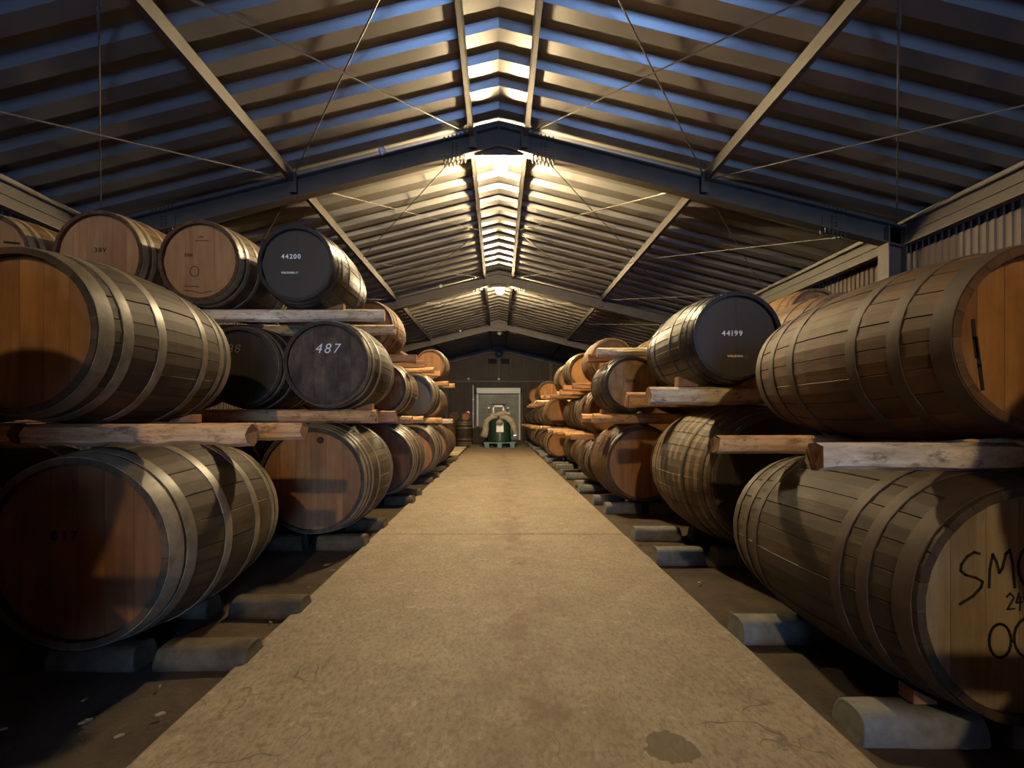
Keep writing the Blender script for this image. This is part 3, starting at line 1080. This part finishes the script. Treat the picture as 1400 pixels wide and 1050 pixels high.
build_row(-1, 'L2', 4.42, RN['L2'], [
    [(1.67, .471, 1.2, 'red', dict(headmat='head_orange', label='large cask with dark-stained brown head under the 487 cask', hoops=(0.03, 0.09, 0.15, 0.3), hw=0.035, n=26)), (2.75, .46, 1.15, 'red', F)],
    [(1.54, .375, 1.1, 'weathered', dict(label='dark weathered cask lettered 487 in white')), (2.42, .363, 1.1, 'dark', dict(dy=0.2, label='dark cask lettered 88 beside the 487 cask')), (3.28, .37, 1.1, 'dark', F), (4.15, .37, 1.1, 'dark', F)],
    [(1.81, .338, 1.1, 'black', dict(boards=[-1, 0.02, 1], label='black painted cask lettered 44200 on the top tier', n=24, hoops=HOOPS8, hw=0.035)),
     (2.67, .36, 1.1, 'tan', dict(label='cask with clean tan head stamped 5501, between the 44200 cask and the 38V cask', headmat='head_tan', boards=[-1, -0.42, 0.36, 1])),
     (3.57, .40, 1.1, 'tan', dict(label='cask with tan head stamped 38V, beside the 5501 cask')), (4.56, .39, 1.1, 'tan', dict(label='cask with dark bar mark on its tan head, beside the 38V cask'))]],
    [(0.12, [(1.13, 3.4, 'log'), (1.11, 3.4, 'timber_red')]), (0.11, [(1.06, 4.0, 'log_pale'), (1.12, 3.9, 'log_pale')])], 1.15, (0.2, -0.2), 'stone_brown', 1.14)
build_row(-1, 'L3', 6.75, RN['L3'], [
    [(1.63, .455, 1.15, 'olive', dict(headmat='head_red', hoops=HOOPS8, hw=0.035)), (2.72, .45, 1.15, 'olive', F)],
    [(1.60, .335, 1.0, 'olive', dict(headmat='head_orange', bulge=1.16)), (2.42, .335, 1.0, 'olive', F), (3.25, .335, 1.0, 'olive', F)],
    [(1.79, .34, 1.0, 'brown', dict()), (2.65, .34, 1.0, 'brown', F)]],
    [(0.11, [(1.21, 2.8, 'log'), (1.16, 2.8, 'log')]), (0.11, [(1.15, 2.5, 'timber_red'), (1.14, 2.5, 'timber_red')])], 1.1, (0.2, -0.2), 'stone_brown', 1.14)
build_row(-1, 'L4', 9.0, RN['L4'], [
    [(1.60, .45, 1.12, 'olive', dict(detail=False, hoops=HOOPS8)), (2.67, .45, 1.12, 'olive', F)],
    [(1.56, .375, 1.05, 'glossy', F), (2.43, .37, 1.05, 'olive', F), (3.30, .37, 1.05, 'olive', F)]],
    [(0.11, [(1.15, 2.6, 'log'), (1.13, 2.6, 'log')]), (0.11, [(1.2, 2.6, 'log'), (1.16, 2.6, 'timber_red')])], 1.1, (0.2, -0.2), 'stone_brown', 1.14)
build_row(-1, 'L5', 11.25, RN['L5'], [
    [(1.60, .44, 1.1, 'old', dict(detail=False, hoops=HOOPS8)), (2.64, .44, 1.1, 'old', F)],
    [(1.62, .345, 1.0, 'brown', F), (2.45, .34, 1.0, 'brown', F)],
    [(1.555, .335, 1.0, 'lighttan', F), (2.4, .335, 1.0, 'lighttan', F)]],
    [(0.11, [(1.12, 2.4, 'log_pale'), (1.12, 2.4, 'log_pale')]), (0.11, [(1.16, 2.4, 'log'), (1.08, 2.4, 'log')])], 1.1, (0.2, -0.2), 'stone_brown', 1.14)
build_row(-1, 'L6', 13.5, RN['L6'], [[(1.66, .38, 1.0, 'brown', F), (2.55, .38, 1.0, 'brown', F)]], [], 1.0, (0.2, -0.2), 'stone_brown', 1.14)

# --- side with the 44199 cask
build_row(1, 'R0', -0.62, RN['R0'], [[(1.80, .41, 1.15, 'brown', F)], [(1.84, .36, 1.15, 'brown', F)]],
          [(0.1, [(1.2, 1.5, 'log'), (1.2, 1.5, 'log')])], 1.15)
build_row(1, 'R1', 1.67, RN['R1'], [
    [(1.81, .406, 1.31, 'smoke', dict(label='dark cask hand-lettered SMO 249 OG on its pale head, ground tier', hoops=(0.04, 0.16, 0.26), hw=0.05, bulge=1.15, n=24, roll=0.08)), (2.8, .40, 1.2, 'smoke', F)],
    [(1.93, .332, 1.34, 'butt', dict(dy=0.08, label='long brown cask with bare seams resting above the SMO cask', hoops=(0.03, 0.17, 0.33), hw=0.055, bulge=1.17, n=22)), (2.78, .335, 1.2, 'brown', F)]],
    [(0.1, [(1.2, 0.76, 'log_pale'), (1.19, 2.3, 'log')])], 1.31, (0.22, -0.25), 'stone', 1.26, 0.118)
build_row(1, 'R2', 3.75, RN['R2'], [
    [(2.12, .51, 1.52, 'rubbed', dict(label='big cask with rubbed pale blocks below the 44199 cask', hoops=(0.03, 0.09, 0.27), n=30, hw=0.035, bulge=1.2, headmat='head_dark')), (3.36, .5, 1.4, 'olive', dict(detail=False, bulge=1.2))],  # darker head colour stands in for the shade cast on the big cask's head
    [(1.894, .352, 1.25, 'black', dict(dy=0.19, boards=[-1, 0.02, 1], label='black painted cask lettered 44199', hoops=HOOPS8, hw=0.03, bulge=1.16, n=24)), (2.78, .352, 1.2, 'lighttan', dict(n=20, dy=0.19)), (3.65, .352, 1.2, 'brown', dict(detail=False, dy=0.19))]],
    [(0.15, [(1.25, 3.0, 'log_pale'), (1.27, 3.0, 'log')])], 1.45, (0.4, -0.25), 'stone', 1.26)
build_row(1, 'R3', 6.17, RN['R3'], [
    [(1.80, .455, 1.15, 'brown', dict(headmat='head_tan', hoops=HOOPS8, hw=0.035, n=26)), (2.87, .45, 1.15, 'brown', F)],
    [(1.66, .332, 1.0, 'blotched', dict(label='cask with blotched head stencilled 7008', hoops=HOOPS8, hw=0.03)), (2.46, .332, 1.0, 'brown', F), (3.26, .332, 1.0, 'brown', F), (4.06, .332, 1.0, 'brown', F)],
    [(3.95, .335, 1.0, 'lighttan', dict(label='tan cask stamped VP standing alone on the empty rails', n=20))]],
    [(0.13, [(1.20, 3.4, 'log'), (1.16, 3.4, 'log')]), (0.11, [(1.26, 3.2, 'log_pale'), (1.25, 3.2, 'timber_red')])], 1.05, (0.22, -0.2), 'stone', 1.26)
sm = dict(detail=False, bulge=1.145)
ROWS = [  # Y, X ground, X middle, X top (None = rails only, False = nothing), styles
    (7.95, 1.76, 1.76, 1.82, ('old', 'brown', 'lighttan')),
    (9.80, 1.92, 1.90, 1.72, ('brown', 'dark', 'tan')),
    (11.65, 1.98, 1.97, 1.74, ('old', 'old', 'lighttan')),
    (13.5, 1.66, 1.66, None, ('tan', 'lighttan', None)),
    (15.35, 1.75, 1.72, None, ('old', 'dark', None)),
    (17.2, 1.72, 1.72, 1.72, ('old', 'old', 'old')),
    (19.05, 1.7, 1.72, 1.8, ('dark', 'old', 'tan')),
    (20.9, 1.66, 1.7, 1.62, ('old', 'dark', 'lighttan')),
    (22.75, 1.66, 1.7, False, ('old', 'dark', None)),
    (24.6, 1.7, 1.66, False, ('dark', 'brown', None)),
]
for i, (Y, xg, xm, xt, stl) in enumerate(ROWS):
    k = 'R%d' % (4 + i)
    r = 0.355 if i == 3 else 0.335
    tiers = [[(xg, r, .98, stl[0], sm), (xg + .82, r, .98, stl[0], sm)], [(xm, r, .98, stl[1], sm), (xm + .82, r, .98, stl[1], sm)]]
    if xt:
        tiers.append([(xt, r, .98, stl[2], sm), (xt + .82, r, .98, stl[2], sm)])
    rr = random.Random(i + 50)
    e = lambda: (rr.uniform(1.12, 1.24), 2.2, rr.choice(['log', 'log', 'timber_red', 'log_pale']))
    rails = [(0.095, [e(), e()])] + ([(0.095, [e(), e()])] if xt is not False else [])
    build_row(1, k, Y, RN[k], tiers, rails, 0.98, (0.18, -0.18), 'stone', 1.26)

log('timber_rail', -2.36, -3.7, 2.45, rail_z['L1'], 0.1, 0.11, 'log', 'split log rail behind the short one, under the second cask above the red-headed 817', G_RAIL, 5)
log('timber_rail', 2.12, 3.5, 1.89, rail_z['R1'], 0.1, 0.11, 'log', 'split log rail behind the short pale one, under the second cask above SMO', G_RAIL, 6)

# --- lettering on the heads
def head_mark(key, text, px, py, pxh, mat, Yplane, label=None, **kw):
    """px,py = lettering centre as seen in the photograph, turned into metres on that head"""
    o, L, rb, r = made[key]
    D = o.location.y - L / 2 + 0.045
    x = (px - 682) * D / 680 - o.location.x
    z = CAM_H - (py - 573) * D / 680 - (o.location.z + rb)
    return mark(o, text, x, z, pxh * D / 680 * 1.35, mat, L, rb, label, **kw)


head_mark(('L1', 0, 0), '8 1 7', 88, 733, 13, 'ink', 0, 'faded black stencilled number 817', offset=0.002)
head_mark(('L2', 1, 0), '487', 447, 477, 14, 'white_paint', 0, 'white painted number 487', shear=0.25, offset=-0.001, spacing=1.15)
head_mark(('L2', 1, 1), '88', 319, 477, 12, 'grey_paint', 0, 'dull painted number 88', shear=0.2, offset=-0.001, spacing=1.1)
head_mark(('L2', 2, 0), '44200', 398, 351, 6.5, 'white_paint', 0, 'white stencilled number 44200', offset=0.001, spacing=1.12)
head_mark(('L2', 2, 0), 'YAKUSHIMA 17', 396, 373, 2.8, 'white_paint', 0, offset=0.0005)
head_mark(('L2', 2, 1), '5501', 258, 349, 4.2, 'ink', 0, offset=0.001)
head_mark(('L2', 2, 1), 'USA', 275, 324, 3.2, 'ink', 0)
head_mark(('L2', 2, 2), '38V', 137, 342, 6.5, 'ink', 0, 'black stencilled mark 38V', offset=0.001, spacing=1.2)
head_mark(('R2', 1, 0), '44199', 1001, 456, 7.5, 'white_paint', 0, 'white stencilled number 44199', offset=0.001, spacing=1.12)
head_mark(('R2', 1, 0), 'YAKUSHIMA', 1005, 487, 3.2, 'white_paint', 0, offset=0.0005)
head_mark(('R2', 1, 0), '17', 1020, 488, 5, 'grey_paint', 0)
head_mark(('R3', 1, 0), '7008', 862, 521, 4.5, 'ink', 0, 'black stencilled number 7008', offset=0.001)
head_mark(('R3', 2, 0), 'VP', 1117, 405, 4, 'ink', 0)


def px_strokes(key, name, lines, w, mat):
    o, L, rb, r = made[key]
    D = o.location.y - L / 2 + 0.045
    cv = lambda p: ((p[0] - 682) * D / 680 - o.location.x, CAM_H - (p[1] - 573) * D / 680 - (o.location.z + rb))
    return strokes(o, name, [[cv(p) for p in ln] for ln in lines], w, mat, L, rb)


def arc(cx, cy, rx, ry, a0, a1, n=14):
    return [(cx + rx * math.cos(math.radians(a0 + (a1 - a0) * i / n)), cy - ry * math.sin(math.radians(a0 + (a1 - a0) * i / n))) for i in range(n + 1)]


S_ = [(1339, 757), (1332, 755), (1322, 761), (1314, 772), (1313, 780), (1320, 786), (1334, 790), (1343, 795), (1341, 803), (1330, 815), (1312, 826)]
M_ = [(1352, 803), (1353, 778), (1357, 758), (1362, 768), (1366, 783), (1370, 777), (1375, 757), (1380, 752), (1384, 770), (1387, 803)]
px_strokes(('R1', 0, 0), 'hand_lettering', [S_, M_, arc(1412, 775, 20, 30, 60, 300)], 0.009, 'ink')
px_strokes(('R1', 0, 0), 'hand_lettering', [arc(1367, 876, 15, 23, 0, 360, 20), arc(1408, 872, 22, 28, 50, 330), [(1427, 886), (1410, 880)]], 0.009, 'ink')
px_strokes(('R1', 0, 0), 'hand_number', [[(1376, 816), (1381, 811), (1386, 817), (1377, 833), (1387, 832)], [(1393, 811), (1389, 824), (1397, 823)], [(1395, 816), (1394, 834)], arc(1404, 818, 4, 6, 0, 360, 10), [(1408, 818), (1405, 834)]], 0.006, 'ink')
px_strokes(('L2', 2, 1), 'stamp_ring', [arc(266, 371, 6, 7, 0, 360, 14)], 0.006, 'cork')
px_strokes(('L2', 2, 1), 'stamp_lines', [[(252, 391), (272, 392)], [(252, 397), (264, 398), (274, 401), (290, 398)], [(267, 329), (285, 329)]], 0.006, 'ink')
px_strokes(('L2', 2, 3), 'bar_mark', [[(6, 331), (26, 333)]], 0.02, 'ink')
px_strokes(('R1', 1, 0), 'head_split', [[(1330, 438), (1332, 462), (1335, 488)], [(1334, 462), (1339, 500), (1343, 532)]], 0.014, 'ink')
o_, L_, rb_, r_ = made[('L2', 0, 0)]
MB().lathe([(0.03, 0.0), (0.03, 0.02)], 14, 'Y').build('bung', 'cork', o_, (0.07, -L_ / 2 + 0.03, rb_ + 0.36))

# --- chocks
o_, L_, rb_, r_ = made[('L2', 1, 0)]
rail_top = lambda key: made[key][0].location.z + made[key][2] - rad(made[key][1], made[key][3], made[key][2], 0.22)
wedge(-1.24, 4.62, rail_top(('L2', 1, 0)) - 0.004, 0.14, 0.09, 0.06, 'small wooden wedge chocking the weathered cask')
wedge(-1.50, 4.62, rail_top(('L2', 2, 0)) - 0.004, 0.13, 0.08, 0.05, 'small wooden wedge chocking the black cask on the top tier')
wedge(1.56, 4.14, rail_top(('R2', 1, 0)) - 0.004, 0.16, 0.1, 0.08, 'wooden wedge chocking the black cask above the rubbed cask', PI)
wedge(1.37, 6.39, rail_top(('R3', 1, 0)) - 0.004, 0.12, 0.09, 0.05, 'small wooden wedge chocking the blotched-head cask', PI)
wedge(1.60, 1.90, 0.13, 0.09, 0.07, 0.055, 'wooden wedge on the stone block chocking the SMO cask', PI)
wedge(-1.92, 3.05, rail_top(('L1', 1, 0)) - 0.006, 0.14, 0.09, 0.05, 'small wooden wedge on the rail above the 817 cask')

# --- wood chips on the earth
chips = [(-1.62, 1.95, .07), (-1.42, 1.86, .05), (-1.36, 2.0, .06), (-1.5, 2.2, .05), (-1.3, 3.9, .08), (-1.34, 3.5, .06), (-1.4, 4.05, .1), (1.42, 3.05, .05), (1.36, 4.45, .06), (1.33, 4.7, .07), (1.45, 3.6, .09), (-1.75, 2.1, .05), (-1.9, 1.9, .06), (-1.33, 2.9, .05)]
for i, (x, y, s) in enumerate(chips):
    rr = random.Random(i)
    s *= 0.65
    w = s * rr.uniform(0.2, 0.45)
    m_ = MB().prism([Vector((-s / 2, -w * 0.2, 0)), Vector((-s * 0.1, -w / 2, 0)), Vector((s / 2, 0, 0)), Vector((s * 0.1, w / 2, 0))], (0, 0, 0), (0, 0, 0.008))
    o = m_.build('wood_chip', 'chip', None, (x, y, 0.012), (rr.uniform(-.1, .1), rr.uniform(-.1, .1), rr.uniform(0, 3)))
    tag(o, 'pale splinter of wood lying on the earth beside the walkway, %s side' % ('817 cask' if x < 0 else 'SMO cask'), 'wood chip', 'wood splinters on the earth')

# ------------------------------------------------------------------ far end: standing cask, kegs, planks, forklift with pallet
def standing(x, y, r, h, style, label):
    rb = r * 1.13
    sm_, hm_, om_ = STYLES[style]
    root = empty('standing_cask', (x, y, 0))
    tag(root, label, 'cask')
    link_obj('body', body_me(h, r, rb, sm_), root, (0, 0, h / 2), (PI / 2, 0, 0))
    link_obj('cask_head', disc_me(r - 0.024, hm_), root, (0, 0, h - 0.06), (PI / 2, 0, 0))
    for q in HOOPS6:
        me = hoop_me(h, r, rb, max(q * h, 0.03), 0.045, om_, 28)
        link_obj('hoop', me, root, (0, 0, h / 2), (PI / 2, 0, 0))
        link_obj('hoop', me, root, (0, 0, h / 2), (-PI / 2, 0, 0))
    return root


standing(-1.56, 22.7, 0.34, 1.1, 'dark', 'dark cask standing upright on the earth beside the forklift')
standing(-2.3, 23.0, 0.34, 1.1, 'brown', 'brown cask standing upright behind the last stacked row')
cask(-1.50, 22.5, 1.1 + 0.205, 0.185, 0.5, 'tan', 'small keg with pale head lying on the upright dark cask', False, name='small_keg', hw=0.03)
cask(-2.06, 22.8, 1.1 + 0.205, 0.185, 0.5, 'red', 'small keg with dark red head lying on the upright brown cask', False, name='small_keg', hw=0.03)
cask(-1.0, 23.4, 0.45, 0.36, 0.95, 'dark', 'dark cask lying on its side between the upright cask and forklift', False)
for i, (y, w) in enumerate([(16.6, 0.2), (17.4, 0.18), (18.3, 0.22), (19.3, 0.2), (20.4, 0.22)]):
    o = MB().box(-0.6, 0.6, -w / 2, w / 2, -0.03, 0.07).build('floor_plank', 'log_pale', None, (-1.95, y, 0))
    tag(o, 'bare plank laid across the earth, %s from the forklift' % ['farthest', 'second farthest', 'midmost', 'second nearest', 'first'][i].replace('second nearest', 'second').replace('farthest', 'fifth', 1).replace('second fifth', 'fourth').replace('midmost', 'third'), 'plank', 'bare planks past the last casks')

PY, PZ = 20.75, 0.04
root = empty('pallet', (0.03, PY, PZ))
tag(root, 'teal plastic pallet on the walkway before the forklift', 'pallet')
for k in range(5):
    MB().box(-0.66, 0.66, -0.5 + k * 0.22, -0.36 + k * 0.22, 0.17, 0.21).build('deck_board', 'teal', root)
for sx in (-0.52, 0.0, 0.52):
    MB().box(sx - 0.09, sx + 0.09, -0.5, 0.5, 0.0, 0.17).build('skid', 'teal', root)

root = empty('covered_tank', (0.03, PY + 0.02, PZ + 0.208))
tag(root, 'dark green tapered tank standing on the teal pallet', 'tank')
MB().lathe([(0.50, 0.0), (0.50, 0.03), (0.47, 0.4), (0.43, 0.8), (0.40, 0.92), (0.3, 0.98)], 28).build('tank_body', 'green', root, smooth=True)
MB().lathe([(0.505, 0.0), (0.505, 0.05)], 28).build('rim_band', 'black_paint', root)
MB().box(-0.13, 0.16, -0.53, -0.49, 0.38, 0.8).build('paper_notice', 'white_paint', root, (0, 0.03, 0), (-0.08, 0, 0))
MB().box(0.0, 0.03, -0.52, -0.5, 0.08, 0.4).build('hanging_strap', 'cloth', root)

def rag(name, pts, rads, label, loc):
    v, f, n = [], [], 10
    rr = random.Random(len(pts) * 7 + int(loc[0] * 100))
    m_ = MB()
    P = [Vector(p) for p in pts]
    for i, p in enumerate(P):
        d = (P[min(i + 1, len(P) - 1)] - P[max(i - 1, 0)]).normalized()
        u = d.cross(Vector((0, 1, 0)))
        u = u.normalized() if u.length > 0.01 else Vector((1, 0, 0))
        w = d.cross(u)
        for q in range(n):
            a = 2 * PI * q / n
            k = rads[i] * (1 + 0.25 * math.sin(5 * a + i) + rr.uniform(-0.12, 0.12))
            v.append(p + u * (k * math.cos(a)) + w * (0.7 * k * math.sin(a)))
    for i in range(len(P) - 1):
        for q in range(n):
            a, b = i * n + q, i * n + (q + 1) % n
            f.append((a, b, b + n, a + n))
    f += [tuple(range(n)), tuple((len(P) - 1) * n + q for q in range(n))]
    o = m_.add(v, f).build(name, 'cloth', None, loc, smooth=True)
    return tag(o, label, 'cloth', 'cream cloths on the green tank')


TZ = PZ + 0.208
rag('draped_cloth', [(-0.1, -0.2, 1.04), (-0.35, -0.25, 1.02), (-0.52, -0.22, 0.86), (-0.58, -0.25, 0.5), (-0.66, -0.28, 0.22)], [.08, .1, .11, .13, .16], 'cream cloth draped down the conduit side of the green tank', (0.03, PY, TZ))
rag('draped_cloth', [(0.0, -0.25, 1.04), (0.25, -0.3, 1.04), (0.48, -0.28, 0.9), (0.6, -0.2, 0.6), (0.64, -0.2, 0.3)], [.08, .12, .13, .11, .1], 'cream cloth draped down the stacked-cask side of the green tank', (0.03, PY, TZ))
rag('folded_sack', [(-0.4, -0.02, 1.15), (-0.1, -0.05, 1.14), (0.2, -0.05, 1.2), (0.46, -0.05, 1.16)], [.05, .07, .1, .06], 'cream sack folded on top of the green tank', (0.03, PY, TZ))
rag('tied_bundle', [(-0.12, -0.5, 0.78), (0.0, -0.52, 0.86), (0.12, -0.5, 0.78)], [.07, .1, .07], 'tied cream bundle above the white paper notice', (0.03, PY, TZ))

FY = 22.1
root = empty('forklift', (-0.02, FY, PZ))
tag(root, 'small forklift with black overhead guard behind the green tank', 'forklift')
MB().box(-0.5, 0.5, 0.1, 1.5, 0.25, 0.85).build('chassis', 'green', root)
MB().box(-0.42, 0.42, 1.2, 1.7, 0.25, 1.05).build('counterweight', 'black_paint', root)
for sx in (-0.46, 0.46):
    for sy in (0.3, 1.4):
        MB().lathe([(0.24, -0.09), (0.26, -0.05), (0.26, 0.05), (0.24, 0.09)], 20, 'Y').build('wheel', 'rubber', root, (sx, sy, 0.26), (0, 0, PI / 2))
    MB().box(sx * 0.8 - 0.04, sx * 0.8 + 0.04, -0.02, 0.08, 0.1, 1.86).build('mast_upright', 'black_paint', root)
    MB().box(sx * 0.48 - 0.035, sx * 0.48 + 0.035, -0.06, 0.0, 0.1, 1.78).build('inner_mast', 'white_plastic', root)
    MB().box(sx * 0.9 - 0.03, sx * 0.9 + 0.03, 0.15, 0.21, 0.8, 1.86).build('guard_post', 'black_paint', root)
    MB().box(sx * 0.9 - 0.03, sx * 0.9 + 0.03, 1.2, 1.26, 0.8, 1.86).build('guard_post', 'black_paint', root)
    MB().lathe([(0.05, 0.0), (0.05, -0.06), (0.03, -0.08)], 12, 'Y').build('work_lamp', 'white_plastic', root, (sx * 0.92, 0.0, 1.66))
    hl = MB().lathe([(0.07, 0.06), (0.09, 0.0)], 14, 'Y').build('headlamp', 'black_paint', root, (sx * 1.55, -0.3, 0.5))
    MB().lathe([(0.08, 0.0), (0.05, -0.03)], 14, 'Y').build('headlamp_lens', 'lamp_blue', hl)
    MB().box(min(sx, sx * 1.6), max(sx, sx * 1.6), -0.27, 0.15, 0.42, 0.47).build('mudguard', 'black_paint', root)
    MB().box(sx * 0.6 - 0.05, sx * 0.6 + 0.05, -1.7, 0.0, 0.03, 0.07).build('fork', 'black_paint', root)
MB().box(-0.44, 0.44, 0.1, 1.3, 1.84, 1.89).build('overhead_guard', 'black_paint', root)
MB().box(-0.26, 0.26, -0.06, 0.0, 1.70, 1.78).build('mast_crosshead', 'white_plastic', root)
MB().box(-0.22, 0.22, 0.7, 1.1, 0.85, 1.0).build('seat', 'black_paint', root)
MB().box(-0.22, 0.22, 1.02, 1.12, 0.95, 1.35).build('backrest', 'black_paint', root)
